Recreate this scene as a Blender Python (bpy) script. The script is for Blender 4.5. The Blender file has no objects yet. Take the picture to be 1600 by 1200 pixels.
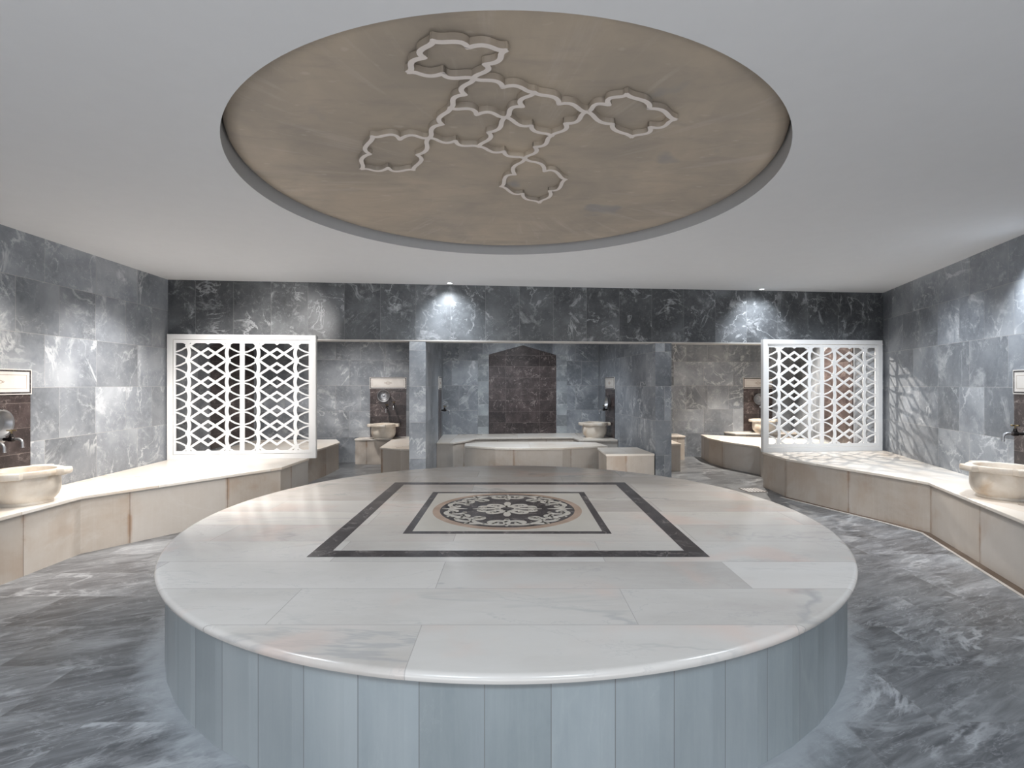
import bpy, bmesh, math, random
from mathutils import Vector, Matrix
random.seed(7)
PI = math.pi
scene = bpy.context.scene
C = scene.collection
CH = 1.43                                             # eye height

# ---------------------------------------------------------------- camera
cd = bpy.data.cameras.new('camera'); cam = bpy.data.objects.new('camera', cd); C.objects.link(cam)
cam.location = (0, 0, CH); cam.rotation_euler = (PI/2, 0, 0)
cd.sensor_width = 36; cd.lens = 36*805/1600; cd.clip_start = .05
scene.camera = cam
# ---------------------------------------------------------------- world, exposure
w = bpy.data.worlds.new('world'); scene.world = w; w.use_nodes = True
w.node_tree.nodes['Background'].inputs[0].default_value = (.80, .87, 1, 1)
w.node_tree.nodes['Background'].inputs[1].default_value = .55
vs = scene.view_settings
vs.view_transform = 'Standard'; vs.look = 'None'; vs.gamma = 1; vs.use_curve_mapping = False
vs.exposure = 0.62
# ---------------------------------------------------------------- lights
def spot(name, loc, target, power, size=75, blend=.7, col=(1, .95, .88), radius=.04):
    l = bpy.data.lights.new(name, 'SPOT'); l.energy = power; l.color = col
    l.spot_size = math.radians(size); l.spot_blend = blend; l.shadow_soft_size = radius
    o = bpy.data.objects.new(name, l); C.objects.link(o); o.location = loc
    o.rotation_euler = (Vector(target)-Vector(loc)).to_track_quat('-Z', 'Y').to_euler()
    return o
def area(name, loc, target, power, sx, sy, col=(1, 1, 1)):
    l = bpy.data.lights.new(name, 'AREA'); l.shape = 'RECTANGLE'; l.size = sx; l.size_y = sy
    l.energy = power; l.color = col
    o = bpy.data.objects.new(name, l); C.objects.link(o); o.location = loc
    o.rotation_euler = (Vector(target)-Vector(loc)).to_track_quat('-Z', 'Y').to_euler()
    return o
WARM = (1, .93, .84); COOL = (.86, .93, 1); NEUT = (1, .97, .94)
spot('spot_left_bench', (-3.20, 5.2, 2.70), (-4.0, 5.2, .7), 215, 92, .9, NEUT, .08)
spot('spot_left_basin', (-3.35, 4.0, 2.70), (-4.0, 4.2, .7), 95, 85, .9, WARM, .08)
spot('fill_left_screen', (-2.9, 3.8, 2.70), (-3.35, 6.4, 1.4), 430, 44, .9, NEUT, .08)  # added fill without a fixture, brightens the left screen
spot('fill_left_front', (-1.9, 3.6, 2.70), (-3.1, 5.0, .1), 130, 75, .9, WARM, .10)  # added fill without a fixture, brightens the left bench front
spot('spot_header_left', (-0.80, 6.30, 2.70), (-0.80, 6.76, 2.10), 55, 92, 1, COOL, .04)
spot('spot_header_right', (3.40, 6.72, 2.70), (3.40, 7.18, 2.10), 55, 92, 1, COOL, .04)
spot('spot_header_corner', (-2.5, 4.3, 2.50), (-2.9, 6.5, 2.15), 120, 38, 1, NEUT, .05)
spot('spot_right_wall', (4.10, 4.25, 2.69), (4.30, 4.30, .9), 110, 105, .9, COOL, .04)
spot('spot_right_bench', (3.5, 5.5, 2.70), (4.6, 5.5, .9), 88, 95, .9, COOL, .08)
spot('fill_right_screen', (3.3, 4.6, 2.70), (4.35, 7.1, 1.4), 310, 44, .9, COOL, .10)  # added fill without a fixture, brightens the right screen
spot('fill_right_front', (2.1, 3.6, 2.70), (3.8, 5.0, .1), 30, 80, .9, NEUT, .10)  # added fill without a fixture, brightens the right bench front
spot('spot_left_room', (-2.7, 8.3, 2.70), (-2.6, 8.6, 0), 130, 125, .9, NEUT, .06)
spot('spot_niche', (0.4, 8.0, 2.70), (0.3, 8.9, 0), 130, 125, .9, COOL, .06)
spot('spot_right_room', (4.1, 9.1, 2.66), (4.6, 8.3, 0.3), 380, 120, .6, WARM, .03)
spot('fill_podium_left', (-2.05, 2.2, 2.70), (-1.0, 3.2, 0), 100, 115, .9, COOL, .25)  # added fill over the podium, no fixture there; same for the next three
spot('fill_podium_right', (2.05, 2.2, 2.70), (1.0, 3.2, 0), 95, 115, .9, COOL, .25)
spot('fill_podium_far_left', (-2.5, 3.9, 2.70), (-.3, 5.3, 0), 150, 100, .9, WARM, .3)
spot('fill_podium_far_right', (2.5, 3.9, 2.70), (.3, 5.3, 0), 130, 100, .9, WARM, .3)
area('fill_front_left', (-.9, -.7, 2.68), (-.7, .8, 0), 40, .6, .6, (.78, .90, 1))  # added overhead fill behind the camera, not a real lamp panel
area('fill_front_right', (.9, -.7, 2.68), (.7, .8, 0), 40, .6, .6, (.78, .90, 1))  # its added twin on the right
spot('fill_floor_left', (-2.6, 4.2, 2.70), (-2.75, 4.3, 0), 110, 80, .9, NEUT, .1)  # added fill for the left floor, no fixture
spot('fill_floor_right', (2.9, 4.4, 2.70), (3.0, 4.6, 0), 130, 80, .9, NEUT, .1)  # added fill for the right floor, no fixture
area('fill_up_entrance', (0, -1.4, .06), (0, 0.2, 2.7), 108, 6.5, .8, (1, .98, .96))  # unseen fill added behind the camera to even out the ceiling
area('fill_up_behind_podium', (.2, 6.35, .03), (.2, 6.1, 2.7), 14, 3.2, .5, (1, .985, .97))  # fill added out of sight behind the podium, lifts the far ceiling

# ---------------------------------------------------------------- mesh helpers
class MB:
    def __init__(s): s.v = []; s.f = []; s.uv = []; s.m = []
    def face(s, pts, uvs=None, mi=0):
        i = len(s.v); s.v += [tuple(p) for p in pts]; s.f.append(list(range(i, i+len(pts))))
        s.uv += uvs if uvs else [(p[0], p[1]) for p in pts]; s.m.append(mi)
    def prism(s, poly, z0, z1, u0=0, caps=True, vz=0):
        n = len(poly); a = sum(poly[i][0]*poly[(i+1) % n][1]-poly[(i+1) % n][0]*poly[i][1] for i in range(n))
        if a < 0: poly = poly[::-1]
        u = u0
        for i in range(n):
            p, q = poly[i], poly[(i+1) % n]; L = math.hypot(q[0]-p[0], q[1]-p[1])
            s.face([(p[0], p[1], z0), (q[0], q[1], z0), (q[0], q[1], z1), (p[0], p[1], z1)],
                   [(u, z0+vz), (u+L, z0+vz), (u+L, z1+vz), (u, z1+vz)]); u += L
        if caps:
            s.face([(p[0], p[1], z1) for p in poly]); s.face([(p[0], p[1], z0) for p in poly[::-1]])
    def box(s, x0, x1, y0, y1, z0, z1): s.prism([(x0, y0), (x1, y0), (x1, y1), (x0, y1)], z0, z1)
    def grid(s, rows, closed=True):
        for a, b in zip(rows[:-1], rows[1:]):
            n = len(a)
            for i in range(n if closed else n-1):
                j = (i+1) % n; s.face([a[i], a[j], b[j], b[i]])
    def lathe(s, prof, n=32, axis='z', off=(0, 0, 0), cap=True):
        rows = []
        for r, h in prof:
            row = []
            for i in range(n):
                t = 2*PI*i/n; c_, s_ = r*math.cos(t), r*math.sin(t)
                if axis == 'z': p = (c_, s_, h)
                elif axis == 'y': p = (c_, -h, s_)
                row.append((p[0]+off[0], p[1]+off[1], p[2]+off[2]))
            rows.append(row)
        s.grid(rows)
        if cap: s.face(rows[-1]); s.face(rows[0][::-1])
    def tube(s, pts, rad, n=10):
        pts = [Vector(p) for p in pts]; rows = []
        for k, p in enumerate(pts):
            d = (pts[min(k+1, len(pts)-1)]-pts[max(k-1, 0)]).normalized()
            a = d.cross(Vector((1, .02, .01)) if abs(d.x) < .9 else Vector((0, 1, .02))).normalized(); b = d.cross(a)
            r = rad[k] if isinstance(rad, (list, tuple)) else rad
            rows.append([tuple(p+a*r*math.cos(2*PI*i/n)+b*r*math.sin(2*PI*i/n)) for i in range(n)])
        s.grid(rows); s.face(rows[-1]); s.face(rows[0][::-1])
    def build(s, name, mats, parent=None, smooth=False, bevel=0, weld=True, loc=None):
        me = bpy.data.meshes.new(name); me.from_pydata(s.v, [], s.f)
        uvl = me.uv_layers.new(name='UVMap')
        for i, uv in enumerate(s.uv): uvl.data[i].uv = uv
        for m in (mats if isinstance(mats, (list, tuple)) else [mats]): me.materials.append(m)
        for i, p in enumerate(me.polygons): p.material_index = s.m[i]
        bm = bmesh.new(); bm.from_mesh(me)
        if weld: bmesh.ops.remove_doubles(bm, verts=bm.verts, dist=1e-5)
        bmesh.ops.recalc_face_normals(bm, faces=bm.faces)
        bm.to_mesh(me); bm.free()
        if smooth:
            for p in me.polygons: p.use_smooth = True
            try: me.set_sharp_from_angle(angle=math.radians(38))
            except Exception: pass
        o = bpy.data.objects.new(name, me); C.objects.link(o)
        if parent: o.parent = parent
        if loc: o.location = loc
        if bevel:
            b = o.modifiers.new('bevel', 'BEVEL'); b.width = bevel; b.segments = 3; b.limit_method = 'ANGLE'; b.angle_limit = math.radians(40)
        return o
def tag(o, label, cat, group=None):
    o['label'] = label; o['category'] = cat
    if group: o['group'] = group
    return o
def thing(name, label, cat, loc=(0, 0, 0), rz=0, group=None):
    o = bpy.data.objects.new(name, None); C.objects.link(o); o.location = loc; o.rotation_euler = (0, 0, rz)
    return tag(o, label, cat, group)
def struct(o): o['kind'] = 'structure'; return o
def dup(root, loc, rz, label, group=None):
    r = root.copy(); C.objects.link(r); r.location = loc; r.rotation_euler = (0, 0, rz); r['label'] = label
    if group: r['group'] = group
    for ch in list(root.children):
        c = ch.copy(); C.objects.link(c); c.parent = r
        for g in ch.children:
            d = g.copy(); C.objects.link(d); d.parent = c
    return r

# ---------------------------------------------------------------- materials
class NT:
    def __init__(s, name):
        s.mat = bpy.data.materials.new(name); s.mat.use_nodes = True; s.t = s.mat.node_tree
        s.b = s.t.nodes['Principled BSDF']
    def n(s, typ, **k):
        nd = s.t.nodes.new(typ)
        for a, b in k.items(): setattr(nd, a, b)
        return nd
    def put(s, sock, v):
        if isinstance(v, bpy.types.NodeSocket): s.t.links.new(v, sock)
        else:
            if isinstance(v, tuple) and len(v) == 3 and sock.type == 'RGBA': v = v+(1,)
            sock.default_value = v
    def math(s, op, a, b=0, clamp=False):
        m = s.n('ShaderNodeMath', operation=op); m.use_clamp = clamp; s.put(m.inputs[0], a); s.put(m.inputs[1], b); return m.outputs[0]
    def vm(s, op, a, b=(0, 0, 0)):
        m = s.n('ShaderNodeVectorMath', operation=op); s.put(m.inputs[0], a); s.put(m.inputs[1], b); return m.outputs[0]
    def noise(s, vec, scale, detail=6, rough=.55, dist=0):
        m = s.n('ShaderNodeTexNoise'); s.put(m.inputs['Vector'], vec); m.inputs['Scale'].default_value = scale
        m.inputs['Detail'].default_value = detail; m.inputs['Roughness'].default_value = rough; m.inputs['Distortion'].default_value = dist
        return m.outputs['Fac']
    def rng(s, v, a, b, c=0, d=1, smooth=False):
        m = s.n('ShaderNodeMapRange'); m.interpolation_type = 'SMOOTHSTEP' if smooth else 'LINEAR'
        s.put(m.inputs['Value'], v)
        for k, x in zip(('From Min', 'From Max', 'To Min', 'To Max'), (a, b, c, d)): m.inputs[k].default_value = x
        return m.outputs['Result']
    def mix(s, f, a, b, mode='MIX'):
        m = s.n('ShaderNodeMix', data_type='RGBA', blend_type=mode); s.put(m.inputs[0], f); s.put(m.inputs[6], a); s.put(m.inputs[7], b); return m.outputs[2]
    def xyz(s, x, y, z):
        m = s.n('ShaderNodeCombineXYZ'); s.put(m.inputs[0], x); s.put(m.inputs[1], y); s.put(m.inputs[2], z); return m.outputs[0]
def marble(name, dark, mid, light, vein, scale=1.6, vw=.02, vamt=.7, patch=.0, tile=None, var=.25, grout=(.3, .3, .3), rough=.3,
           stretch=(1, 1, 1), streak=0, stain=None, jstain=None, extra=None, bump=.0, tvar=None, fine=.35, turn=0):
    T = NT(name)
    tc = T.n('ShaderNodeTexCoord'); P = tc.outputs['Object']
    r = None; fac = None
    if tile:
        mp = T.n('ShaderNodeMapping'); T.put(mp.inputs[0], tc.outputs['UV']); mp.inputs['Location'].default_value = tile.get('loc', (0, 0, 0))
        mp.inputs['Rotation'].default_value = (0, 0, tile.get('rot', 0))
        br = T.n('ShaderNodeTexBrick'); T.put(br.inputs['Vector'], mp.outputs[0]); br.offset = tile.get('off', .5); br.offset_frequency = 2
        br.squash = tile.get('squash', 1); br.squash_frequency = tile.get('sqf', 2)
        T.put(br.inputs['Color1'], (0, 0, 0, 1)); T.put(br.inputs['Color2'], (1, 1, 1, 1)); T.put(br.inputs['Mortar'], (.5, .5, .5, 1))
        br.inputs['Scale'].default_value = 1; br.inputs['Mortar Size'].default_value = tile.get('m', .0018); br.inputs['Mortar Smooth'].default_value = .1
        br.inputs['Bias'].default_value = 0; br.inputs['Brick Width'].default_value = tile['w']; br.inputs['Row Height'].default_value = tile['h']
        r = T.n('ShaderNodeSeparateColor'); T.put(r.inputs[0], br.outputs['Color']); r = r.outputs[0]; fac = br.outputs['Fac']
        P = T.vm('ADD', P, T.xyz(T.math('MULTIPLY', r, 37.3), T.math('MULTIPLY', r, 71.1), T.math('MULTIPLY', r, 23.7)))
    if turn:
        vr = T.n('ShaderNodeVectorRotate', rotation_type='Z_AXIS'); T.put(vr.inputs['Vector'], P); vr.inputs['Angle'].default_value = turn; P = vr.outputs[0]
    V = T.vm('MULTIPLY', P, stretch)
    n1 = T.noise(V, scale, 5, .52, .35)
    ramp = T.n('ShaderNodeValToRGB'); T.put(ramp.inputs[0], n1); e = ramp.color_ramp.elements
    e[0].position = .30; e[0].color = dark+(1,); e[1].position = .68; e[1].color = light+(1,)
    m = e.new(.5); m.color = mid+(1,)
    col = ramp.outputs[0]
    f2 = T.noise(V, scale*9, 6, .7, .4)
    col = T.mix(T.rng(f2, .35, .7, 0, fine), col, light)
    # veins
    n2 = T.noise(T.vm('ADD', V, (5.2, 1.3, 8.1)), scale*.9, 6, .6, .7)
    v1 = T.rng(T.math('ABSOLUTE', T.math('SUBTRACT', n2, .5)), 0, vw, 1, 0, True)
    mk = T.rng(T.noise(T.vm('ADD', V, (1.1, 9.4, 3.3)), scale*1.3, 3), .45, .62, 0, 1)
    col = T.mix(T.math('MULTIPLY', T.math('MULTIPLY', v1, mk), vamt), col, vein)
    n3 = T.noise(T.vm('ADD', V, (15.2, 4.3, 2.1)), scale*2.6, 8, .65, .6)
    v2 = T.rng(T.math('ABSOLUTE', T.math('SUBTRACT', n3, .52)), 0, vw*.6, 1, 0, True)
    col = T.mix(T.math('MULTIPLY', T.math('MULTIPLY', v2, T.rng(f2, .4, .6)), vamt*.6), col, vein)
    if patch:
        n4 = T.noise(T.vm('ADD', V, (3.2, 14.3, 7.1)), scale*1.7, 9, .72, .5)
        col = T.mix(T.math('MULTIPLY', T.rng(n4, .57, .68), patch), col, vein)
    if streak:
        n5 = T.noise(T.vm('MULTIPLY', P, (1.2, 9, 9) if streak > 0 else (14, 14, .8)), 2.2, 7, .7, .6)
        col = T.mix(T.rng(n5, .42, .68, 0, abs(streak)), col, vein)
    if stain:
        sc, colr, amt = stain
        n6 = T.noise(T.vm('ADD', P, (33, 12, 5)), sc, 4, .55, .5)
        col = T.mix(T.rng(n6, .52, .70, 0, amt, True), col, colr)
    if r is not None:
        col = T.mix(1, col, T.n_gray(T.rng(r, 0, 1, 1-var, 1+var)) if hasattr(T, 'n_gray') else graymul(T, T.rng(r, 0, 1, 1-var, 1+var)), 'MULTIPLY')
        if tvar: col = T.mix(T.rng(r, .25, .9, 0, tvar[1]), col, tvar[0])
        if jstain:
            # rusty stains bleeding from the joints, wider where the noise says
            br2 = T.n('ShaderNodeTexBrick'); T.put(br2.inputs['Vector'], mp.outputs[0]); br2.offset = tile.get('off', .5)
            br2.inputs['Scale'].default_value = 1; br2.inputs['Mortar Size'].default_value = .03; br2.inputs['Mortar Smooth'].default_value = 1
            br2.inputs['Brick Width'].default_value = tile['w']; br2.inputs['Row Height'].default_value = tile['h']
            n7 = T.noise(tc.outputs['Object'], 3.5, 5, .6, .3)
            col = T.mix(T.math('MULTIPLY', br2.outputs['Fac'], T.rng(n7, .42, .62, 0, jstain[1])), col, jstain[0])
        col = T.mix(T.math('MULTIPLY', fac, .8), col, grout)
    if extra: col = extra(T, col, tc)
    T.put(T.b.inputs['Base Color'], col)
    T.put(T.b.inputs['Roughness'], T.rng(n1, .3, .7, rough*.95, rough*1.08))
    if bump:
        bn = T.n('ShaderNodeBump'); bn.inputs['Strength'].default_value = bump; bn.inputs['Distance'].default_value = .01
        h = T.noise(P, scale*3, 4)
        if fac is not None: h = T.math('SUBTRACT', h, T.math('MULTIPLY', fac, .6))
        T.put(bn.inputs['Height'], h); T.put(T.b.inputs['Normal'], bn.outputs[0])
    return T.mat
def graymul(T, v):
    m = T.n('ShaderNodeCombineColor')
    for i in range(3): T.put(m.inputs[i], v)
    return m.outputs[0]
def plain(name, col, rough=.5, metal=0, noise=.0):
    T = NT(name); T.put(T.b.inputs['Roughness'], rough); T.put(T.b.inputs['Metallic'], metal)
    tc = T.n('ShaderNodeTexCoord'); nz = T.noise(tc.outputs['Object'], 9, 5)
    T.put(T.b.inputs['Base Color'], T.mix(T.rng(nz, .35, .7, 0, noise if noise else .05), col, tuple(c*.6 for c in col)))
    return T.mat

GREY = dict(dark=(.125, .136, .152), mid=(.205, .220, .243), light=(.335, .350, .372), vein=(.62, .63, .64))
M = {}
M['wall'] = marble('grey_marble_tiles', **GREY, scale=1.7, vw=.022, vamt=.6, patch=.5, tile=dict(w=.62, h=.47, loc=(0, .01, 0), off=.37, squash=.72, sqf=2), var=.21, grout=(.42, .40, .38), rough=.34, bump=.05)
M['header'] = marble('grey_marble_slabs', (.036, .037, .040), (.068, .071, .075), (.14, .146, .154), (.48, .49, .50), scale=2.2, vw=.018, vamt=.6, patch=.55,
                     tile=dict(w=.453, h=3, off=0, loc=(.13, .2, 0)), var=.25, grout=(.2, .2, .2), rough=.35)
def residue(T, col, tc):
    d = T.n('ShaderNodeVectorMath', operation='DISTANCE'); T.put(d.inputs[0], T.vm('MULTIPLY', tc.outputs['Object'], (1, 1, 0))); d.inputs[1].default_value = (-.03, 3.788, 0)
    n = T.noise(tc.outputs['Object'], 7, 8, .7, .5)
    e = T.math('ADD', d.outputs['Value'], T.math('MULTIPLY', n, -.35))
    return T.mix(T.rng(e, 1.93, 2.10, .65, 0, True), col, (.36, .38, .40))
M['floor'] = marble('grey_marble_floor', (.035, .037, .041), (.070, .073, .079), (.155, .162, .17), (.42, .43, .445), scale=1.5, vw=.035, vamt=.6, patch=.4, stretch=(.7, 1.7, 1),
                    tile=dict(w=.80, h=.43, loc=(.2, -2.18+4.3, 0)), var=.30, grout=(.17, .17, .17), rough=.30, streak=.30, turn=-.45, fine=.2, extra=residue)
M['top'] = marble('white_marble_slabs', (.41, .375, .345), (.52, .49, .46), (.60, .575, .55), (.33, .33, .33), scale=.9, vw=.016, vamt=.6, stretch=(.45, 1, 1),
                  tile=dict(w=1.45, h=.355, loc=(.35, -2.0+.355*10, 0), off=.42), var=.07, grout=(.34, .32, .30), rough=.20, stain=(1.3, (.60, .46, .40), .55))
M['side'] = marble('pale_marble_panels', (.20, .23, .24), (.255, .285, .30), (.33, .355, .365), (.42, .44, .44), scale=.8, vw=.02, vamt=.2, streak=-.12,
                   tile=dict(w=.2202, h=30, off=0, loc=(0, 10, 0), m=.0018), var=.07, grout=(.15, .15, .15), rough=.35, stretch=(1, 1, .4))
M['seat'] = marble('cream_marble', (.60, .52, .44), (.72, .66, .59), (.80, .76, .71), (.50, .38, .28), scale=.8, vw=.01, vamt=.15, fine=.08,
                   tile=dict(w=1.1, h=30, off=0, loc=(0, 10, 0), m=.0016), var=.06, grout=(.34, .24, .16), rough=.28, stain=(.9, (.66, .50, .36), .35))
M['bench'] = marble('beige_marble_panels', (.43, .36, .30), (.54, .47, .405), (.63, .575, .52), (.66, .63, .59), scale=.9, vw=.02, vamt=.25, streak=-.18,
                    tile=dict(w=.86, h=30, off=0, loc=(.1, 10, 0), m=.003), var=.20, grout=(.16, .11, .08), rough=.36, stain=(2.0, (.42, .28, .18), .35),
                    jstain=((.30, .17, .09), .8), tvar=((.42, .41, .40), .9))
M['maroon'] = marble('brown_marble', (.022, .015, .015), (.042, .029, .028), (.080, .060, .057), (.32, .27, .25), scale=5, vw=.018, vamt=.75, patch=.25,
                     tile=dict(w=.645, h=.213, off=0, loc=(.322, .01, 0), m=.0016), var=.25, grout=(.26, .22, .20), rough=.32)
M['inlay'] = marble('dark_inlay_marble', (.025, .021, .022), (.05, .043, .044), (.10, .09, .09), (.30, .27, .26), scale=6, vw=.018, vamt=.7, patch=.2, rough=.25)
M['inlay_white'] = marble('cream_inlay_marble', (.46, .44, .40), (.50, .475, .435), (.54, .515, .475), (.42, .40, .37), scale=1.2, vw=.01, vamt=.08, fine=.03, rough=.25)
M['inlay_ring'] = marble('tan_inlay_marble', (.30, .22, .17), (.36, .27, .21), (.42, .32, .26), (.5, .4, .33), scale=4, vw=.01, vamt=.2, rough=.25)
M['basin'] = marble('cream_basin_marble', (.56, .47, .38), (.68, .60, .51), (.78, .73, .66), (.5, .44, .38), scale=3, vw=.02, vamt=.25, rough=.35, stain=(4, (.50, .33, .18), .55))
M['plaque'] = marble('plaque_marble', (.58, .54, .50), (.68, .64, .60), (.74, .70, .66), (.55, .45, .38), scale=4, vw=.01, vamt=.3, rough=.35)
M['white'] = plain('white_lacquered_metal', (.74, .73, .72), .35)
M['ceiling'] = plain('matt_ceiling_paint', (.655, .662, .675), .9)
M['edge'] = plain('pale_edging', (.50, .47, .44), .45, 0, .5)
M['pewter'] = plain('pewter', (.36, .36, .37), .38, .85, .4)
M['dark'] = plain('dark_bronze', (.045, .04, .04), .35, .8, .4)
M['brass'] = plain('worn_brass', (.24, .18, .10), .35, .9, .5)
M['orn'] = plain('ornament_face', (.72, .66, .62), .6)
M['gap'] = plain('dark_brown', (.10, .07, .05), .8, 0, .5)
# ceiling disc: radial slabs of tan marble
def mk_disc():
    T = NT('tan_dome_marble'); tc = T.n('ShaderNodeTexCoord'); P = tc.outputs['Object']
    sp = T.n('ShaderNodeSeparateXYZ'); T.put(sp.inputs[0], P)
    ang = T.math('ARCTAN2', sp.outputs[1], sp.outputs[0])
    ln = T.n('ShaderNodeVectorMath', operation='LENGTH'); T.put(ln.inputs[0], P); rad = ln.outputs['Value']
    n1 = T.noise(P, 1.6, 6, .55, .6)
    rp = T.n('ShaderNodeValToRGB'); T.put(rp.inputs[0], n1); e = rp.color_ramp.elements
    e[0].position = .35; e[0].color = (.33, .285, .235, 1); e[1].position = .68; e[1].color = (.46, .385, .30, 1)
    col = rp.outputs[0]
    rays = T.noise(T.xyz(T.math('MULTIPLY', T.math('SINE', ang), 7), T.math('MULTIPLY', T.math('COSINE', ang), 7), T.math('MULTIPLY', rad, .7)), 2.0, 4, .6)
    col = T.mix(T.math('MULTIPLY', T.rng(rays, .55, .72), T.rng(rad, .5, 1.1, 0, .45)), col, (.52, .46, .41))
    sx = T.noise(T.vm('MULTIPLY', P, (1, 3.5, 1)), 3.0, 6, .6, .4)
    col = T.mix(T.rng(sx, .5, .7, 0, .30), col, (.25, .22, .20))
    sp2 = T.noise(T.vm('MULTIPLY', P, (3, 6, 1)), 3.2, 1, .5)
    col = T.mix(T.rng(sp2, .70, .78, 0, .30), col, (.58, .52, .46))
    bl = T.noise(T.vm('ADD', P, (3.7, 1.2, 0)), 1.9, 3, .5)
    col = T.mix(T.rng(bl, .66, .72, 0, .6), col, (.22, .23, .25))
    T.put(T.b.inputs['Base Color'], col); T.b.inputs['Roughness'].default_value = .55
    return T.mat
M['disc'] = mk_disc()
def emit(name, col, s):
    T = NT(name); T.put(T.b.inputs['Base Color'], col); T.put(T.b.inputs['Emission Color'], col+(1,)); T.b.inputs['Emission Strength'].default_value = s; return T.mat
M['bulb'] = emit('lit_lamp', (.9, .95, 1), 12)

# ---------------------------------------------------------------- setting
CZ = 2.728; RZ = 2.0; SL = .0977
def lx(y): return -3.92-.056*y                        # left wall
def rx(y): return 3.116+.296*y                        # right wall
def by(x): return 6.831+SL*x                          # face of the wall with the openings
def fy(x): return 9.76+.12*x                          # far wall behind the openings
def bk(x, d=.22): return (x-SL*d, by(x)+d)            # the same wall's back
LC = (lx(6.413), 6.413); RC = (5.291, 7.348)
m = MB(); m.prism([(-6, -2.2), (7, -2.2), (7, 11.5), (-6, 11.5)], -.1, 0); struct(m.build('floor', M['floor']))
m = MB(); m.prism([(lx(-2), -2), (lx(9.3), fy(lx(9.3))), (lx(9.3)-.2, 9.5), (lx(-2)-.2, -2)], 0, CZ, u0=.2); struct(m.build('wall_left', M['wall']))
m = MB(); m.prism([(rx(-2), -2), (RC[0], RC[1]), (5.02, 7.55), (5.33, 8.8), (5.72, fy(5.72)), (6.2, 10.5), (6.2, 7.0), (rx(-2)+.2, -2)], 0, CZ, u0=.1); struct(m.build('wall_right', M['wall']))
m = MB(); m.prism([(-4.6, fy(-4.6)), (5.9, fy(5.9)), (5.9, fy(5.9)+.2), (-4.6, fy(-4.6)+.2)], 0, CZ, u0=.22); struct(m.build('wall_far', M['wall']))
# header across the openings, its underside edged in pale stone
m = MB(); a, b = (LC[0], by(LC[0])), (RC[0]+.05, by(RC[0]+.05))
m.prism([a, b, bk(b[0]), bk(a[0])], RZ+.004, CZ); struct(m.build('wall_header', M['header']))
m = MB(); m.prism([(a[0], a[1]-.006), (b[0], b[1]-.006), bk(b[0]), bk(a[0])], RZ-.012, RZ+.003); struct(m.build('trim_lintel', M['edge']))
# the two partitions with their pier faces
m = MB(); m.prism([(-1.336, by(-1.336)), (-1.127, by(-1.127)), (-1.29, 9.62), (-1.50, 9.60)], 0, RZ-.013, u0=.31)
m.prism([(-1.34, bk(-1.34)[1]), (-1.15, bk(-1.15)[1]), (-1.29, 9.62), (-1.50, 9.60)], RZ-.013, CZ, u0=.31)
struct(m.build('wall_partition_left', M['wall']))
m = MB(); m.prism([(1.954, by(1.954)), (2.18, by(2.18)), (1.90, fy(1.9)+.02), (1.67, fy(1.67)+.02)], 0, RZ-.013, u0=.15)
m.prism([(1.93, bk(1.93)[1]), (2.15, bk(2.15)[1]), (1.90, fy(1.9)+.02), (1.67, fy(1.67)+.02)], RZ-.013, CZ, u0=.15)
struct(m.build('wall_partition_right', M['wall']))
# ceiling with the round recess
DC = (-.03, 3.479); DR = 1.69; N = 160
m = MB()
def rect_hit(t):
    dx, dy = math.cos(t), math.sin(t); k = 1e9
    if dx > 1e-9: k = min(k, (7-DC[0])/dx)
    if dx < -1e-9: k = min(k, (-6-DC[0])/dx)
    if dy > 1e-9: k = min(k, (11.5-DC[1])/dy)
    if dy < -1e-9: k = min(k, (-2.2-DC[1])/dy)
    return (DC[0]+dx*k, DC[1]+dy*k, CZ)
angs = sorted(set([2*PI*i/N for i in range(N)]+[math.atan2(y-DC[1], x-DC[0]) % (2*PI) for x in (-6, 7) for y in (-2.2, 11.5)]))
ring = [(DC[0]+DR*math.cos(t), DC[1]+DR*math.sin(t), CZ) for t in angs]
up = [(p[0], p[1], CZ+.16) for p in ring]
m.grid([[rect_hit(t) for t in angs], ring]); m.grid([ring, up]); m.face(up)
m.prism([(-6, -2.2), (7, -2.2), (7, 11.5), (-6, 11.5)], CZ+.161, CZ+.2)
o = m.build('ceiling', M['ceiling']); struct(o)
o.data.materials.append(plain('recess_shade_grey', (.40, .40, .405), .9))  # darker grey puts the recess wall's shade into its colour
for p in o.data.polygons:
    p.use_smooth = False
    if abs(p.normal.z) < .2 and (Vector(DC)-p.center.to_2d()).length < DR+.05: p.material_index = 1

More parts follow.
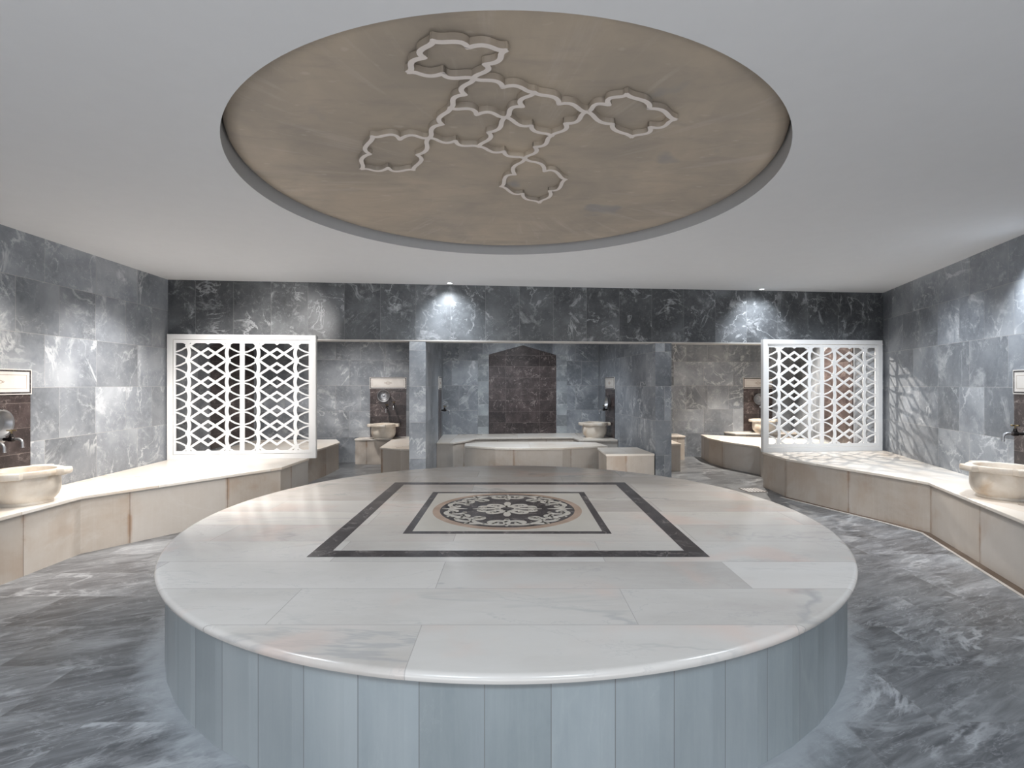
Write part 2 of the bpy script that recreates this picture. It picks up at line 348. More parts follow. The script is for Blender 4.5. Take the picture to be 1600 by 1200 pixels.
# ceiling disc, hung in the recess
disc = thing('ceiling_medallion', 'large round tan marble disc recessed in the ceiling with a pale quatrefoil ornament', 'ceiling ornament', (DC[0], DC[1], 2.80))
rows = []
for r, z in ((1.683, .055), (1.675, .03), (1.655, .012), (1.60, .001), (1.5, -.006), (1.2, -.012), (.8, -.015), (.4, -.016), (.02, -.016)):
    rows.append([(r*math.cos(2*PI*i/N), r*math.sin(2*PI*i/N), z) for i in range(N)])
m = MB(); m.grid(rows); m.face(rows[-1])
top = [(p[0], p[1], .08) for p in rows[0]]; m.grid([top, rows[0]]); m.face(top)
m.build('marble_disc', M['disc'], disc, smooth=True)
ORZ = 2.757
def cp(px, py):
    d = (ORZ-CH)*805/(600-py); return Vector(((px-800)/805*d, d))
K = {'a0': (676.5, 64), 'a1': (790, 79), 'a3': (638, 113), 'n00': (740, 122.7), 'n10': (834.6, 144.6), 'n20': (916, 175.5), 'n01': (703.5, 169.2), 'n11': (790, 184),
     'n21': (862, 213), 'n02': (670, 216.5), 'n12': (748.3, 230), 'n22': (820, 248.5), 'f0': (581.7, 214), 'f3': (565, 265), 'f2': (646, 266.5),
     'g1': (979, 148.5), 'g2': (1055, 188), 'g3': (987, 215.5), 'h1': (884, 281.5), 'h2': (843, 318), 'h3': (783, 292.5)}
cells = [(('a0', 'a1', 'n00', 'a3'), (0, 1, 2, 3)), (('n00', 'n10', 'n11', 'n01'), (0, 3)), (('n10', 'n20', 'n21', 'n11'), (0, 1, 2, 3)),
         (('n01', 'n11', 'n12', 'n02'), (0, 1, 2, 3)), (('n11', 'n21', 'n22', 'n12'), (1, 2)), (('f0', 'n02', 'f2', 'f3'), (0, 1, 2, 3)),
         (('n20', 'g1', 'g2', 'g3'), (0, 1, 2, 3)), (('n22', 'h1', 'h2', 'h3'), (0, 1, 2, 3))]
def side_curve(n=26):
    out = []
    # pointed tip, swelling lobe, inward cusp at mid side
    k = [(-.05, .01), (0, 0), (.06, -.012), (.13, .0), (.20, .030), (.28, .056), (.36, .056), (.43, .020), (.475, -.03), (.5, -.07), (.52, -.11)]
    for j in range(1, len(k)-2):
        for i in range(4):
            u = i/4; p0, p1, p2, p3 = k[j-1:j+3]
            out.append(tuple(.5*(2*p1[c]+(p2[c]-p0[c])*u+(2*p0[c]-5*p1[c]+4*p2[c]-p3[c])*u*u+(3*p1[c]-p0[c]-3*p2[c]+p3[c])*u**3) for c in (0, 1)))
    out.append(k[-2])
    return out+[(1-t, y) for t, y in out[-2::-1]]
SCV = side_curve(); oz = 0
for names, sides in cells:
    Q = [cp(*K[n]) for n in names]; cen = sum(Q, Vector((0, 0)))/4
    m = MB()
    for s in sides:
        A, B = Q[s], Q[(s+1) % 4]; mid = (A+B)/2; out = (mid-cen)
        full = [A+(B-A)*t+out*2*y for t, y in SCV]; mid_i = len(full)//2
        for half in (0, 1):
            pts = full[:mid_i+1] if half == 0 else full[mid_i:]
            cusp_d = (cen-full[mid_i]).normalized()
            if half == 0: pts = pts+[pts[-1]+cusp_d*.010]
            else: pts = [pts[0]+cusp_d*.010]+pts
            hw = .0125; L, R = [], []
            for i, p in enumerate(pts):
                d = (pts[min(i+1, len(pts)-1)]-pts[max(i-1, 0)]).normalized(); nn = Vector((-d.y, d.x))
                end = (i == len(pts)-1 and half == 0) or (i == 0 and half == 1); w_ = .004 if end else hw
                L.append(p+nn*w_); R.append(p-nn*w_)
            if half == 0: e0 = (pts[0]-pts[1]).normalized()*.008; L[0] += e0; R[0] += e0
            else: e1 = (pts[-1]-pts[-2]).normalized()*.008; L[-1] += e1; R[-1] += e1
            oz += 1; z0 = ORZ-2.80+oz*.00008; z1 = -.014
            f = lambda p, z: (p.x-DC[0], p.y-DC[1], z)
            for i in range(len(pts)-1):
                m.face([f(R[i], z0), f(R[i+1], z0), f(L[i+1], z0), f(L[i], z0)])
                m.face([f(L[i], z0), f(L[i+1], z0), f(L[i+1], z1), f(L[i], z1)], mi=1)
                m.face([f(R[i], z0), f(R[i+1], z0), f(R[i+1], z1), f(R[i], z1)], mi=1)
            m.face([f(L[0], z0), f(R[0], z0), f(R[0], z1), f(L[0], z1)], mi=1); m.face([f(L[-1], z0), f(R[-1], z0), f(R[-1], z1), f(L[-1], z1)], mi=1)
    m.build('quatrefoil_frame', [M['orn'], M['disc']], disc, weld=False)

# ---------------------------------------------------------------- podium
PC = (-.03, 3.788); PR = 2.137; PZ = .495
pod = thing('marble_podium', 'large round marble platform in the middle of the room with a square inlay', 'platform', (PC[0], PC[1], 0))
NS = 60; R1 = PR-.045
poly = [(R1*math.cos(2*PI*i/NS+.05), R1*math.sin(2*PI*i/NS+.05)) for i in range(NS)]
m = MB(); m.prism(poly, 0, PZ-.034); m.build('side_panels', M['side'], pod)
rows = []; N = 180
prof = [(R1-.1, PZ-.036), (PR-.012, PZ-.036), (PR-.003, PZ-.030), (PR, PZ-.020), (PR-.002, PZ-.010), (PR-.009, PZ-.003), (PR-.02, PZ)]
m = MB()
rr = [[(r*math.cos(2*PI*i/N), r*math.sin(2*PI*i/N), z) for i in range(N)] for r, z in prof]
for a_, b_ in zip(rr[:-1], rr[1:]):
    for i in range(N):
        j = (i+1) % N; ps = [a_[i], a_[j], b_[j], b_[i]]; m.face(ps, [(p[0]+PC[0], p[1]+PC[1]) for p in ps])
m.face(rr[-1], [(p[0]+PC[0], p[1]+PC[1]) for p in rr[-1]]); m.face(rr[0][::-1], [(0, 0)]*N)
m.build('top_slab', M['top'], pod, smooth=True)
def local(x, y): return (x-PC[0], y-PC[1])
def frame_ring(name, cx, cy, hx, hy, wd, mat, z, t=.0012):
    m = MB(); o_ = [(cx-hx, cy-hy), (cx+hx, cy-hy), (cx+hx, cy+hy), (cx-hx, cy+hy)]; i_ = [(cx-hx+wd, cy-hy+wd), (cx+hx-wd, cy-hy+wd), (cx+hx-wd, cy+hy-wd), (cx-hx+wd, cy+hy-wd)]
    for k in range(4):
        l = (k+1) % 4; m.prism([local(*p) for p in (o_[k], o_[l], i_[l], i_[k])], z, z+t)
    return m.build(name, mat, pod)
frame_ring('outer_border', -.02, 3.838, 1.09, 1.055, .105, M['inlay'], PZ)
# thin grout joints of the border and the pale field inside
frame_ring('inner_border', -.03, 3.837, .652, .62, .05, M['inlay'], PZ)
m = MB(); m.prism([local(x, y) for x, y in ((-.632, 3.267), (.572, 3.267), (.572, 4.407), (-.632, 4.407))], PZ, PZ+.0009); m.build('inner_field', M['inlay_white'], pod)
MC = (-.035, 3.850); MR = .552
def annulus(name, r0, r1, mat, z, t, n=96):
    m = MB(); P_ = lambda r, k: local(MC[0]+r*math.cos(2*PI*k/n), MC[1]+r*math.sin(2*PI*k/n))
    for k in range(n):
        if r0 > 0:
            q = [P_(r0, k), P_(r0, k+1), P_(r1, k+1), P_(r1, k)]
            m.face([(p[0], p[1], z+t) for p in q])
        a_, b_ = P_(r1, k), P_(r1, k+1); m.face([(a_[0], a_[1], z), (b_[0], b_[1], z), (b_[0], b_[1], z+t), (a_[0], a_[1], z+t)])
    if r0 <= 0: m.face([P_(r1, k)+(z+t,) for k in range(n)])
    return m.build(name, mat, pod)
annulus('medallion_ring', MR-.055, MR, M['inlay_ring'], PZ, .0021)
annulus('medallion_disc', 0, MR-.053, M['inlay'], PZ, .0025)
# scrollwork strokes in one quadrant, mirrored four times (unit = medallion radius)
def arc(cx, cy, r, a0, a1, n=14, r2=None): 
    r2 = r if r2 is None else r2
    return [(cx+(r+(r2-r)*i/n)*math.cos(math.radians(a0+(a1-a0)*i/n)), cy+(r+(r2-r)*i/n)*math.sin(math.radians(a0+(a1-a0)*i/n))) for i in range(n+1)]
def bez(p0, p1, p2, p3, n=16):
    o_ = []
    for i in range(n+1):
        t = i/n; u = 1-t
        o_.append(tuple(u**3*p0[k]+3*u*u*t*p1[k]+3*u*t*t*p2[k]+t**3*p3[k] for k in (0, 1)))
    return o_
strokes = [  # (points, width start, width mid, width end)
    (bez((0, .16), (.0, .30), (.03, .36), (0, .44)), .05, .07, .03),
    (bez((.12, 0), (.26, 0), (.36, 0), (.52, 0)), .08, .06, .015),
    (bez((.05, .12), (.10, .34), (.34, .30), (.27, .17)), .05, .055, .045),
    (bez((.27, .17), (.22, .13), (.17, .17), (.20, .21)), .045, .04, .05),
    (bez((.09, .06), (.22, .16), (.42, .22), (.42, .08)), .05, .055, .05),
    (bez((.42, .08), (.40, .03), (.33, .05), (.34, .09)), .05, .04, .05),
    (arc(0, 0, .155, 0, 90), .06, .06, .06),
    (bez((0, .60), (.0, .72), (.0, .84), (0, .96)), .05, .10, .012),
    (bez((.60, 0), (.72, 0), (.84, 0), (.98, 0)), .012, .07, .012),
    (bez((0, .74), (.16, .62), (.30, .74), (.20, .82)), .06, .06, .05),
    (bez((.20, .82), (.14, .85), (.11, .79), (.16, .765)), .05, .045, .055),
    (bez((0, .86), (.20, .93), (.42, .84), (.50, .62)), .05, .055, .05),
    (bez((.30, .84), (.40, .80), (.46, .86), (.54, .80)), .04, .05, .06),
    (bez((.50, .62), (.54, .54), (.44, .50), (.40, .58)), .05, .045, .05),
    (bez((.48, .70), (.58, .72), (.66, .70), (.70, .60)), .04, .06, .05),
    (bez((.70, .60), (.74, .52), (.64, .50), (.62, .56)), .05, .045, .06),
    (bez((.50, .62), (.56, .50), (.70, .44), (.82, .46)), .04, .05, .055),
    (bez((.62, .48), (.84, .44), (.96, .24), (.84, .13)), .05, .055, .05),
    (bez((.84, .13), (.76, .07), (.70, .16), (.78, .20)), .05, .045, .05),
    (bez((.84, .13), (.90, .06), (.74, .0), (.66, .0)), .04, .05, .03),
    (bez((.82, .30), (.72, .34), (.62, .30), (.62, .22)), .04, .05, .055),
    (bez((.50, .62), (.40, .66), (.30, .60), (.34, .50)), .04, .05, .06),
    (bez((.34, .50), (.38, .44), (.46, .46), (.44, .52)), .05, .04, .04),
    (bez((.56, .50), (.52, .40), (.58, .34), (.64, .38)), .04, .045, .055)]
m = MB(); S = (MR-.055); zi = 0
for pts, w0, w1, w2 in strokes:
    for sx_ in (1, -1):
        for sy_ in (1, -1):
            n = len(pts); L = []; R = []
            for i, p in enumerate(pts):
                q0 = pts[max(i-1, 0)]; q1 = pts[min(i+1, n-1)]; dx, dy = q1[0]-q0[0], q1[1]-q0[1]; l = math.hypot(dx, dy) or 1
                t = i/(n-1); wd = (w0*(1-t)**2+2*w1*1.3*t*(1-t)+w2*t*t)*.5*1.3
                L.append((p[0]-dy/l*wd, p[1]+dx/l*wd)); R.append((p[0]+dy/l*wd, p[1]-dx/l*wd))
            zi += 1; z = PZ+.0027+zi*1.2e-5
            f = lambda p: local(MC[0]+sx_*p[0]*S, MC[1]+sy_*p[1]*S)+(z,)
            for i in range(n-1): m.face([f(L[i]), f(L[i+1]), f(R[i+1]), f(R[i])])
            for p, wd in ((pts[0], w0), (pts[-1], w2)):
                if wd > .03: m.face([f((p[0]+wd*.66*math.cos(2*PI*k/10), p[1]+wd*.66*math.sin(2*PI*k/10))) for k in range(10)])
o = m.build('scroll_ornament', M['inlay_white'], pod, weld=False)
for p in o.data.polygons:
    if p.normal.z < 0: p.flip()
m = MB(); m.prism([local(MC[0]+.05*math.cos(2*PI*k/20), MC[1]+.035*math.sin(2*PI*k/20)) for k in range(20)], PZ+.0031, PZ+.0042); m.build('centre_stud', M['inlay'], pod)

# ---------------------------------------------------------------- benches
def inset(poly, front, d):
    """move the front path in by d along each vertex's mean normal (away from the open side)"""
    n = len(poly); a = sum(poly[i][0]*poly[(i+1) % n][1]-poly[(i+1) % n][0]*poly[i][1] for i in range(n)); sg = 1 if a > 0 else -1
    out = []
    for i, p in enumerate(poly):
        if i not in front: out.append(p); continue
        nx = ny = 0
        for j in (i-1, i):
            if (j % n) in front and ((j+1) % n) in front:
                q, r = poly[j % n], poly[(j+1) % n]; l = math.hypot(r[0]-q[0], r[1]-q[1]); nx += -sg*(r[1]-q[1])/l; ny += sg*(r[0]-q[0])/l
        l = math.hypot(nx, ny) or 1; out.append((p[0]+nx/l*d, p[1]+ny/l*d))
    return out
def bench(front, back, z, label, name='marble_bench', group=None, u0=0, cat='bench', t=.03):
    allp = front+back; cx = sum(p[0] for p in allp)/len(allp); cy = sum(p[1] for p in allp)/len(allp)
    r = thing(name, label, cat, (cx, cy, 0), 0, group)
    loc = [(x-cx, y-cy) for x, y in allp]
    body = inset(loc, set(range(len(front))), .018)
    m = MB(); m.prism(body, 0, z-t, u0=u0); m.build('base', M['bench'], r)
    m = MB(); m.prism(loc, z-t, z); m.build('seat_slab', M['seat'], r, bevel=.006)
    return r
bench([(-3.62, 1.6), (-3.615, 4.33), (-2.60, 5.82), (-2.585, by(-2.585))], [(LC[0]+.002, by(LC[0])), (lx(1.6)+.002, 1.6)], .49,
      'long cream marble bench along the left wall, running up to the left lattice screen', u0=.25)
bench([(-2.60, by(-2.6)+.01), (-2.93, 7.40), (-2.885, 8.05), (-2.89, 8.65), (-3.09, 9.08)], [(lx(9.05)+.002, 9.0), (LC[0], by(LC[0])+.01)], .455,
      'cream marble bench behind the left lattice screen, in the left alcove', u0=.1)
bench([(-2.80, fy(-2.8)-.002), (-2.80, 9.15), (-2.12, 9.15), (-2.04, 7.94), (-1.68, 7.73), (-1.40, 7.73)], [(-1.505, fy(-1.5)-.002)], .455,
      'L-shaped beige marble bench beside the left pillar, carrying a small basin', u0=.3)
bench([(-1.209, 8.25), (-.94, 8.26), (-.74, 8.60), (-.62, 8.97), (1.08, 9.12), (1.13, 8.68), (1.785, 8.68)], [(1.66, fy(1.66)-.002), (-1.285, fy(-1.285)-.002)], .49,
      'U-shaped pale marble bench along the back of the central niche under the brown arch', u0=.2)
bench([(-.74, 8.2), (-.73, 7.86), (-.25, 7.62), (.07, 7.57), (.75, 7.60), (1.46, 7.86), (1.36, 8.28), (.9, 8.42), (-.4, 8.38)], [], .49,
      'freestanding long marble seat with angled ends in front of the central niche bench', name='marble_stool', cat='stool', u0=.5)
bench([(1.925, 6.95), (1.262, 6.93), (1.265, 7.62)], [(1.86, 7.66), (1.925, 7.03)][:1], .49,
      'small boxy marble seat against the right pillar, inside the central niche', name='marble_stool', cat='stool', u0=.1)
bench([(3.475, by(3.475)-.01), (3.455, 6.5), (3.66, 5.92), (3.87, 5.37), (3.99, 4.94), (3.52, 3.54), (2.95, 1.85)], [(rx(1.85)-.002, 1.85), (RC[0]-.002, by(RC[0]-.01)-.01)], .49,
      'long cream marble bench along the right wall, running up to the right lattice screen', u0=.15)
bench([(3.55, by(3.55)+.01), (3.88, 8.1), (3.62, 8.79), (3.57, 9.39), (3.66, 10.0), (4.1, 9.72), (4.6, 9.45), (5.46, 9.2)], [(5.335, 8.81), (5.03, 7.56), (5.2, 7.45)], .45,
      'curved cream marble bench behind the right lattice screen, in the right alcove', u0=.1)
bench([(2.115, 8.42), (2.77, 8.42), (2.78, 9.62), (3.26, 9.68), (3.26, fy(3.26)-.002)], [(1.93, fy(1.93)-.002)], .455,
      'narrow beige marble bench peeping out behind the right pillar', u0=.3)
bench([(4.22, fy(4.22)-.002), (4.30, 9.92), (5.52, 9.96)], [(5.69, fy(5.69)-.002)], .48,
      'low marble ledge under the basin at the back of the right alcove', name='basin_ledge', cat='ledge', u0=.2)

# dark brown strip and pale strip along the right bench foot
m = MB()
fr = [(3.455, 6.5), (3.66, 5.92), (3.87, 5.37), (3.99, 4.94), (3.52, 3.54), (2.95, 1.85)]
for (x0, y0), (x1, y1) in zip(fr[:-1], fr[1:]):
    m.prism([(x0-.05, y0), (x1-.05, y1), (x1+.04, y1), (x0+.04, y0)], 0, .003)
o = m.build('trim_gutter', M['gap'], weld=False); struct(o)
m = MB()
for (x0, y0), (x1, y1) in zip(fr[:-1], fr[1:]):
    m.prism([(x0-.075, y0), (x1-.075, y1), (x1-.05, y1), (x0-.05, y0)], 0, .006)
struct(m.build('trim_gutter_edge', M['edge'], weld=False))

# ---------------------------------------------------------------- lattice screens
def strip(m, pts, w_, y0, y1):
    n = len(pts); L = []; R = []
    for i, p in enumerate(pts):
        q0 = pts[max(i-1, 0)]; q1 = pts[min(i+1, n-1)]; dx, dz = q1[0]-q0[0], q1[1]-q0[1]; l = math.hypot(dx, dz) or 1
        k = w_/2
        if 0 < i < n-1:
            a0 = math.atan2(p[1]-q0[1], p[0]-q0[0]); a1 = math.atan2(q1[1]-p[1], q1[0]-p[0]); k = w_/2/max(.5, math.cos((a1-a0)/2))
        L.append((p[0]-dz/l*k, p[1]+dx/l*k)); R.append((p[0]+dz/l*k, p[1]-dx/l*k))
    for i in range(n-1):
        q = [L[i], L[i+1], R[i+1], R[i]]
        m.face([(x, y0, z) for x, z in q]); m.face([(x, y1, z) for x, z in q[::-1]])
        for a_, b_ in ((L[i], L[i+1]), (R[i+1], R[i])):
            m.face([(a_[0], y0, a_[1]), (b_[0], y0, b_[1]), (b_[0], y1, b_[1]), (a_[0], y1, a_[1])])
U = .001603
def clip(o, x0, x1, z0, z1):
    bm = bmesh.new(); bm.from_mesh(o.data)
    for co, no in (((x0, 0, 0), (-1, 0, 0)), ((x1, 0, 0), (1, 0, 0)), ((0, 0, z0), (0, 0, -1)), ((0, 0, z1), (0, 0, 1))):
        bmesh.ops.bisect_plane(bm, geom=bm.verts[:]+bm.edges[:]+bm.faces[:], plane_co=co, plane_no=no, clear_outer=True)
    bm.to_mesh(o.data); bm.free()
def screen(loc, rz, label):
    # local: x along the wall from the left end, -y towards the room, z up from the bench
    r = thing('lattice_screen', label, 'screen', loc, rz, 'white lattice screens on the benches')
    W, H = 1.775, 1.555; fw = .062
    m = MB()
    def bar(x0, x1, z0, z1, y0, y1):
        m.box(x0, x1, y0, y1, z0, z1)
    def mitre(q):
        for y in (0,):
            pass
        a_ = [(x, -.03, z) for x, z in q]; b_ = [(x, .03, z) for x, z in q]
        m.face(a_); m.face(b_[::-1])
        for i in range(4): m.face([a_[i], a_[(i+1) % 4], b_[(i+1) % 4], b_[i]])
    o_ = [(0, 0), (W, 0), (W, H), (0, H)]; i_ = [(fw, fw), (W-fw, fw), (W-fw, H-fw), (fw, H-fw)]
    for k in range(4):
        l = (k+1) % 4; g = .0012
        mitre([o_[k], o_[l], i_[l], i_[k]])
    m.build('outer_frame', M['white'], r, bevel=.003, weld=False)
    m = MB(); g = fw+.004; sw = .040
    xs = (g, W-g); zs = (g, H-g)
    m.box(xs[0], xs[0]+sw*.6, -.012, .006, zs[0], zs[1]); m.box(xs[1]-sw*.6, xs[1], -.012, .006, zs[0], zs[1])
    m.box(xs[0]+sw*.6, xs[1]-sw*.6, -.0115, .006, zs[1]-sw, zs[1]); m.box(xs[0]+sw*.6, xs[1]-sw*.6, -.0115, .006, zs[0], zs[0]+sw)
    xm = (630+665)/2*U-100*U
    m.box(xm-.028, xm+.028, -.013, .006, zs[0]+sw, zs[1]-sw)
    m.build('inner_frame', M['white'], r, weld=False)
    ztop = H-(180-115)*U
    for xa in (150-100, 665-100):
        x0 = xa*U; m = MB(); w_ = 480*U
        X = lambda u: x0+(u-150)*U*1.012
        Z = lambda v: ztop-(v-180)*U
        for k in range(-2, 8):
            n = 315+113*k
            for mir in (0, 1):
                mx = (lambda u: 780-u) if mir else (lambda u: u)
                for s in (1, -1):   # leaf
                    pts = bez((146, n+s*50), (185, n+s*44), (222, n+s*22), (248, n-s*2), 8)
                    strip(m, [(X(mx(u)), Z(v)) for u, v in pts], 11*U, -.010, .002)
                # scalloped band
                c0 = n+56.5; pts = [(148+106*math.cos(t), c0+106*math.sin(t)) for t in [math.radians(-36+72*i/10) for i in range(11)]]
                strip(m, [(X(mx(u)), Z(v)) for u, v in pts], 25*U, -.0097, .0017)
            strip(m, [(X(u), Z(v)) for u, v in ((243, n+9), (390, n-92), (537, n+9))], 17*U, -.0103, .0023)
            strip(m, [(X(u), Z(v)) for u, v in ((243, n-9), (390, n+94), (537, n-9))], 17*U, -.0100, .0020)
        o = m.build('lattice_panel', M['white'], r, weld=False)
        clip(o, x0-.006, x0+486*U+.006, fw+.03, H-fw-.03)
    return r
th = math.atan(SL)
def on_wall(x, off): return (x+SL*off*.99, by(x)-off*.995)
p = on_wall(-4.262, .035); s1 = screen((p[0]+.004, p[1], .491), th, 'white lattice screen on the bench at the left corner, brown arch behind')
p = on_wall(3.46, .035); s2 = dup(s1, (p[0], p[1], .491), th, 'white lattice screen on the bench at the right corner, a basin seen through it')

# ---------------------------------------------------------------- wall stations
def wall_panel(loc, rz, label, W=.65, zb=.49, zt=1.34):
    r = thing('tap_panel', label, 'wall panel', (loc[0], loc[1], 0), rz, None)
    m = MB(); m.prism([(-W/2, -.006), (W/2, -.006), (W/2, .002), (-W/2, .002)], zb, zt); m.build('brown_panel', M['maroon'], r)
    m = MB(); m.prism([(-W/2-.005, -.012), (W/2+.005, -.012), (W/2+.005, .002), (-W/2-.005, .002)], zt+.001, zt+.215); q = m.build('plaque', M['plaque'], r)
    def fr(i, wd, mat, nm, y):
        m = MB(); x0, x1, z0, z1 = -W/2-.005+i, W/2+.005-i, zt+.001+i, zt+.215-i
        for a_, b_, c_, d_ in ((x0, x1, z0, z0+wd), (x0, x1, z1-wd, z1), (x0, x0+wd, z0+wd, z1-wd), (x1-wd, x1, z0+wd, z1-wd)): m.box(a_, b_, y, -.011, c_, d_)
        m.build(nm, mat, q, weld=False)
    fr(.008, .014, M['inlay'], 'dark_border', -.0128); fr(.048, .003, M['inlay_ring'], 'thin_border', -.0126)
    m = MB(); zc = zt+.108
    for cx, rx_, rz_ in ((0, .034, .032), (-.038, .018, .012), (.038, .018, .012), (-.062, .009, .006), (.062, .009, .006)):
        pts = [(cx+rx_*math.cos(t), zc+rz_*math.sin(t)) for t in [2*PI*k/18 for k in range(18)]]+[(cx+rx_, zc)]
        strip(m, [(x, z) for x, z in pts], .0035, -.0128, -.011)
    strip(m, [(-.016, zc), (0, zc+.02), (.016, zc), (0, zc-.02), (-.016, zc)], .004, -.0128, -.011)
    m.build('scroll_motif', M['inlay_ring'], q, weld=False)
    return r
def make_tap(loc, rz, label, group):
    r = thing('wall_tap', label, 'tap', loc, rz, group)
    m = MB(); m.lathe([(.030, -.001), (.030, .004), (.022, .010), (.014, .014)], 24, 'y'); m.build('flange', M['pewter'], r, smooth=True)
    m = MB(); m.lathe([(.013, .012), (.013, .05), (.020, .056), (.021, .09), (.015, .098), (.012, .105)], 20, 'y')
    m.lathe([(.015, .018), (.017, .024), (.013, .032), (.012, .040), (.009, .046)], 18, 'z', (0, -.073, 0)); m.build('tap_body', M['dark'], r, smooth=True)
    m = MB(); m.tube([(0, -.10, 0), (0, -.128, .002), (0, -.148, -.008), (0, -.158, -.03), (0, -.158, -.06), (0, -.158, -.068)], [.012, .011, .010, .010, .010, .014], 14); m.build('spout', M['pewter'], r, smooth=True)
    m = MB(); m.lathe([(.006, .045), (.006, .066), (.010, .068), (.010, .076), (.004, .080)], 14, 'z', (0, -.073, 0))
    for t in (0, PI/2):
        c_, s_ = math.cos(t+.5), math.sin(t+.5); m.tube([(-.030*c_, -.073-.030*s_, .071), (.0, -.073, .072), (.030*c_, -.073+.030*s_, .071)], [.007, .004, .007], 10)
    m.build('cross_handle', M['brass'], r, smooth=True)
    return r
def make_bowl(loc, rz, label, group):
    r = thing('metal_bath_bowl', label, 'bowl', loc, rz, group)
    m = MB(); m.lathe([(.020, .026), (.020, .018), (.040, .016), (.056, .020), (.062, .014), (.078, .020), (.088, .045), (.100, .066), (.112, .070), (.113, .066), (.104, .060), (.093, .038), (.080, .008), (.040, .004), (.005, .004)], 48, 'y')
    m.build('bowl_body', M['pewter'], r, smooth=True)
    m = MB(); m.lathe([(.020, .020), (.018, .028), (.010, .033), (.002, .034)], 24, 'y'); m.build('centre_boss', M['pewter'], r, smooth=True)
    m = MB(); m.tube([(0, .0, .118), (0, -.03, .118), (0, -.075, .112)], .004, 8); m.build('hook', M['dark'], r, smooth=True)
    return r
def loc_on(P0, rz, dx, z, dy=.007):
    return (P0[0]+dx*math.cos(rz)+dy*math.sin(rz), P0[1]+dx*math.sin(rz)-dy*math.cos(rz), z)
TL = math.radians(93.2); TR = math.radians(-106.5); TF = math.atan(.12); TPL = math.radians(93.2); TPR = math.radians(-84.4)
S1 = (lx(4.13), 4.13); S2 = (-2.28, fy(-2.28)); S3 = (1.954-SL*(9.18-7.02), 9.16); S4 = (-1.127-.0566*(8.95-6.72), 8.95); S5 = (4.94, fy(4.94)); S6 = (rx(4.27), 4.27)
def shift(P0, rz, d=.0): return (P0[0]+d*math.sin(rz), P0[1]-d*math.cos(rz))
wall_panel(S1, TL, 'brown marble tap panel with cream plaque on the left wall at the frame edge')
wall_panel(S2, TF, 'brown marble tap panel with cream plaque in the left alcove beside the pillar', zb=.46)
wall_panel(S3, TPR, 'brown marble tap panel seen edge-on inside the central niche on its right wall', W=.56)
wall_panel(S4, TPL, 'very narrow sliver of tap panel on the left wall of the central niche', W=.56)
wall_panel(S5, TF, 'brown marble tap panel with cream plaque partly behind the right lattice screen', W=.62)
wall_panel(S6, TR, 'brown marble tap panel with plaque on the right wall, cut by the frame edge')
G = 'dark wall taps over the basins'
t0 = make_tap(loc_on(S1, TL, .06, .98), TL, 'brass-handled wall tap right of its twin on the left wall, under the round bowl', G)
dup(t0, loc_on(S1, TL, -.10, .96), TL, 'wall tap nearest the left frame edge, below the round pewter bowl', G)
dup(t0, loc_on(S2, TF, -.02, .98), TF, 'left tap of the pair in the left alcove, directly under the round bowl', G)
dup(t0, loc_on(S2, TF, .11, 1.03), TF, 'right tap of the pair in the left alcove, nearer the pillar', G)
dup(t0, loc_on(S3, TPR, -.10, .97), TPR, 'tap on the right wall of the central niche above the basin', G)
dup(t0, loc_on(S4, TPL, .06, .97), TPL, 'lone tap on the left wall of the central niche without any basin', G)
dup(t0, loc_on(S5, TF, .06, .97), TF, 'tap above the basin at the back of the right alcove', G)
dup(t0, loc_on(S6, TR, -.17, 1.0), TR, 'tap on the right wall at the frame edge above the basin', G)
G = 'round pewter bowls hung over the taps'
b0 = make_bowl(loc_on(S1, TL, -.02, 1.115), TL, 'round pewter bath bowl hung on the left wall at the frame edge', G)
dup(b0, loc_on(S2, TF, -.075, 1.215), TF, 'round pewter bath bowl hung on the brown panel of the left alcove', G)
dup(b0, loc_on(S3, TPR, .02, 1.10), TPR, 'pewter bath bowl seen side-on on the right wall of the central niche', G)
dup(b0, loc_on(S5, TF, -.02, 1.13), TF, 'pewter bath bowl on the brown panel of the right alcove', G)

# arched brown panels
def arch(loc, rz, label, W=1.29, zb=.49, zs=1.985, za=2.165):
    r = thing('arched_panel', label, 'wall panel', (loc[0], loc[1], 0), rz, 'brown marble arched panels')
    q = [(-W/2, zb), (W/2, zb), (W/2, zs), (0, za), (-W/2, zs)]
    m = MB(); m.face([(x, -.008, z) for x, z in q], [(x, z-zs) for x, z in q]); m.face([(x, .002, z) for x, z in q[::-1]])
    for i in range(5):
        a_, b_ = q[i], q[(i+1) % 5]; m.face([(a_[0], -.008, a_[1]), (b_[0], -.008, b_[1]), (b_[0], .002, b_[1]), (a_[0], .002, a_[1])])
    m.build('brown_slabs', M['maroon'], r)
    return r
xa = .0208*9.79
arch((xa, fy(xa)), TF, 'tall brown marble panel with pointed top at the back of the central niche')
ar = arch((lx(8.1), 8.1), TL, 'tall brown marble panel seen through the left lattice screen', W=1.38)
arch((5.175+.0, 8.18), math.radians(-(90+14.0)), 'tall brown marble panel seen through the right lattice screen', W=1.2)
# pale tile columns beside the central arch
for s, lab in ((-1, 'narrow column of paler tiles left of the central brown arch'), (1, 'narrow column of paler tiles right of the central brown arch')):
    xx = xa+s*.748
    o = thing('tile_column', lab, 'wall tiles', (xx, fy(xx), 0), TF)
    m = MB(); m.prism([(-.1, -.004), (.1, -.004), (.1, .002), (-.1, .002)], .49, 2.0)
    m.build('pale_tiles', M.setdefault('pale', marble('pale_grey_tiles', (.15, .165, .18), (.22, .235, .25), (.34, .36, .37), (.6, .6, .6), scale=2, vw=.03, vamt=.6, patch=.4,
            tile=dict(w=3, h=.213, off=0, loc=(1.0, .015, 0)), var=.3, grout=(.4, .4, .38), rough=.35)), o)

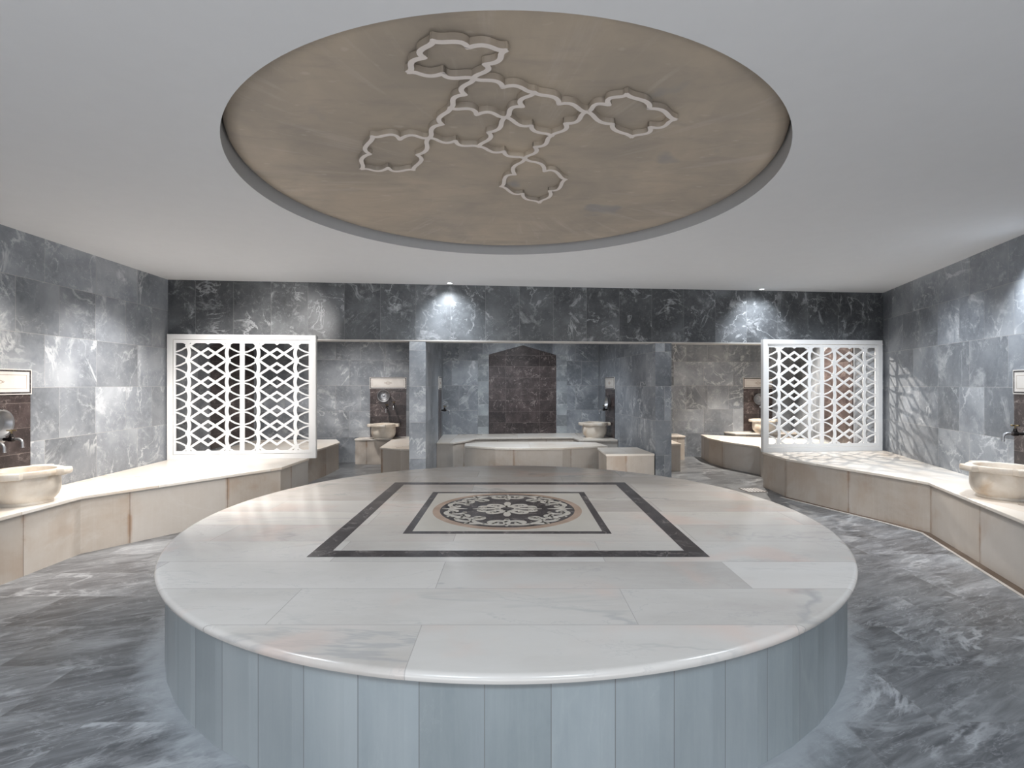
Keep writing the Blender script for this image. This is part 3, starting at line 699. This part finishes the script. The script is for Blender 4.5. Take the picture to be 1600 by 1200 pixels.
# ---------------------------------------------------------------- basins
def make_basin(loc, rz, label):
    N = 96
    def lug(t):
        v = 0
        for a in (0, PI/2, PI, 3*PI/2):
            d = abs((t-a+PI) % (2*PI)-PI); v = max(v, max(0, min(1, (.30-d)/.045)))
        return v*v*(3-2*v)
    prof = [(.130, 0, 0), (.162, 0, 0), (.165, .008, 0), (.162, .022, 0), (.176, .034, 0), (.196, .062, 0), (.207, .10, 0), (.209, .135, 0), (.207, .185, 0), (.206, .212, 0), (.210, .214, 1), (.226, .218, 1), (.231, .226, 1),
            (.232, .248, 1), (.228, .262, 1), (.220, .266, 1), (.190, .266, .3), (.182, .262, 0), (.176, .245, 0), (.160, .14, 0), (.12, .085, 0), (.03, .07, 0)]
    rows = []
    for r, z, k in prof:
        rows.append([((r+k*.052*lug(2*PI*i/N)+(.006*math.cos(8*PI*i/N) if .03 < z < .21 else 0))*math.cos(2*PI*i/N),
                      (r+k*.052*lug(2*PI*i/N)+(.006*math.cos(8*PI*i/N) if .03 < z < .21 else 0))*math.sin(2*PI*i/N), z) for i in range(N)])
    m = MB(); m.grid(rows); m.face(rows[-1]); m.face(rows[0][::-1])
    o = m.build('marble_basin', M['basin'], smooth=True, loc=loc); o.rotation_euler = (0, 0, rz)
    return tag(o, label, 'basin', 'lobed cream marble basins')
bs = make_basin((-3.845, 4.08, .49), .35, 'large cream marble basin on the left bench at the frame edge')
def cb(loc, rz, label):
    o = bs.copy(); C.objects.link(o); o.location = loc; o.rotation_euler = (0, 0, rz); o['label'] = label
cb((4.06, 4.27, .49), -.15, 'large cream marble basin on the right bench at the frame edge')
cb((-2.29, 9.18, .455), .1, 'small cream marble basin on the ledge of the left alcove, left of the pillar')
cb((1.455, 9.08, .49), .05, 'white marble basin on the right end of the central niche bench')
cb((4.90, 10.03, .48), .1, 'cream basin in the right alcove, half hidden by the lattice screen')

# ---------------------------------------------------------------- small things
for x, y, lab in ((-.80, 6.62, 'small recessed ceiling spotlight above the left pillar'), (3.41, 7.03, 'small recessed ceiling spotlight above the right lattice screen')):
    r = thing('ceiling_spotlight', lab, 'spotlight', (x, y, CZ), 0, 'recessed ceiling spotlights')
    m = MB(); m.lathe([(.030, -.001), (.045, -.001), (.045, -.005), (.040, -.008), (.030, -.006)], 28, 'z', cap=False); m.build('trim_ring', M['white'], r, smooth=True)
    m = MB(); m.lathe([(.030, -.002), (.028, -.004), (.01, -.005)], 20, 'z'); m.build('lamp', M['bulb'], r)
r = thing('floor_drain', 'small white perforated drain cover in the floor beside the right bench', 'drain', (3.24, 6.93, 0), .1)
m = MB(); sz = .11; k = 5; st = 2*sz/k; e = .013
for i in range(k+1):
    a_ = -sz+i*st; m.box(a_-e/2, a_+e/2, -sz, sz, .004, .0055); m.box(-sz, sz, a_-e/2, a_+e/2, .0042, .0056)
m.build('grate', M['white'], r, weld=False)
m = MB(); m.box(-sz-.02, sz+.02, -sz-.02, sz+.02, .0005, .004); m.build('drain_dark_slab', M['gap'], r)  # flat slab, its dark colour stands for the shaded hole under the grate
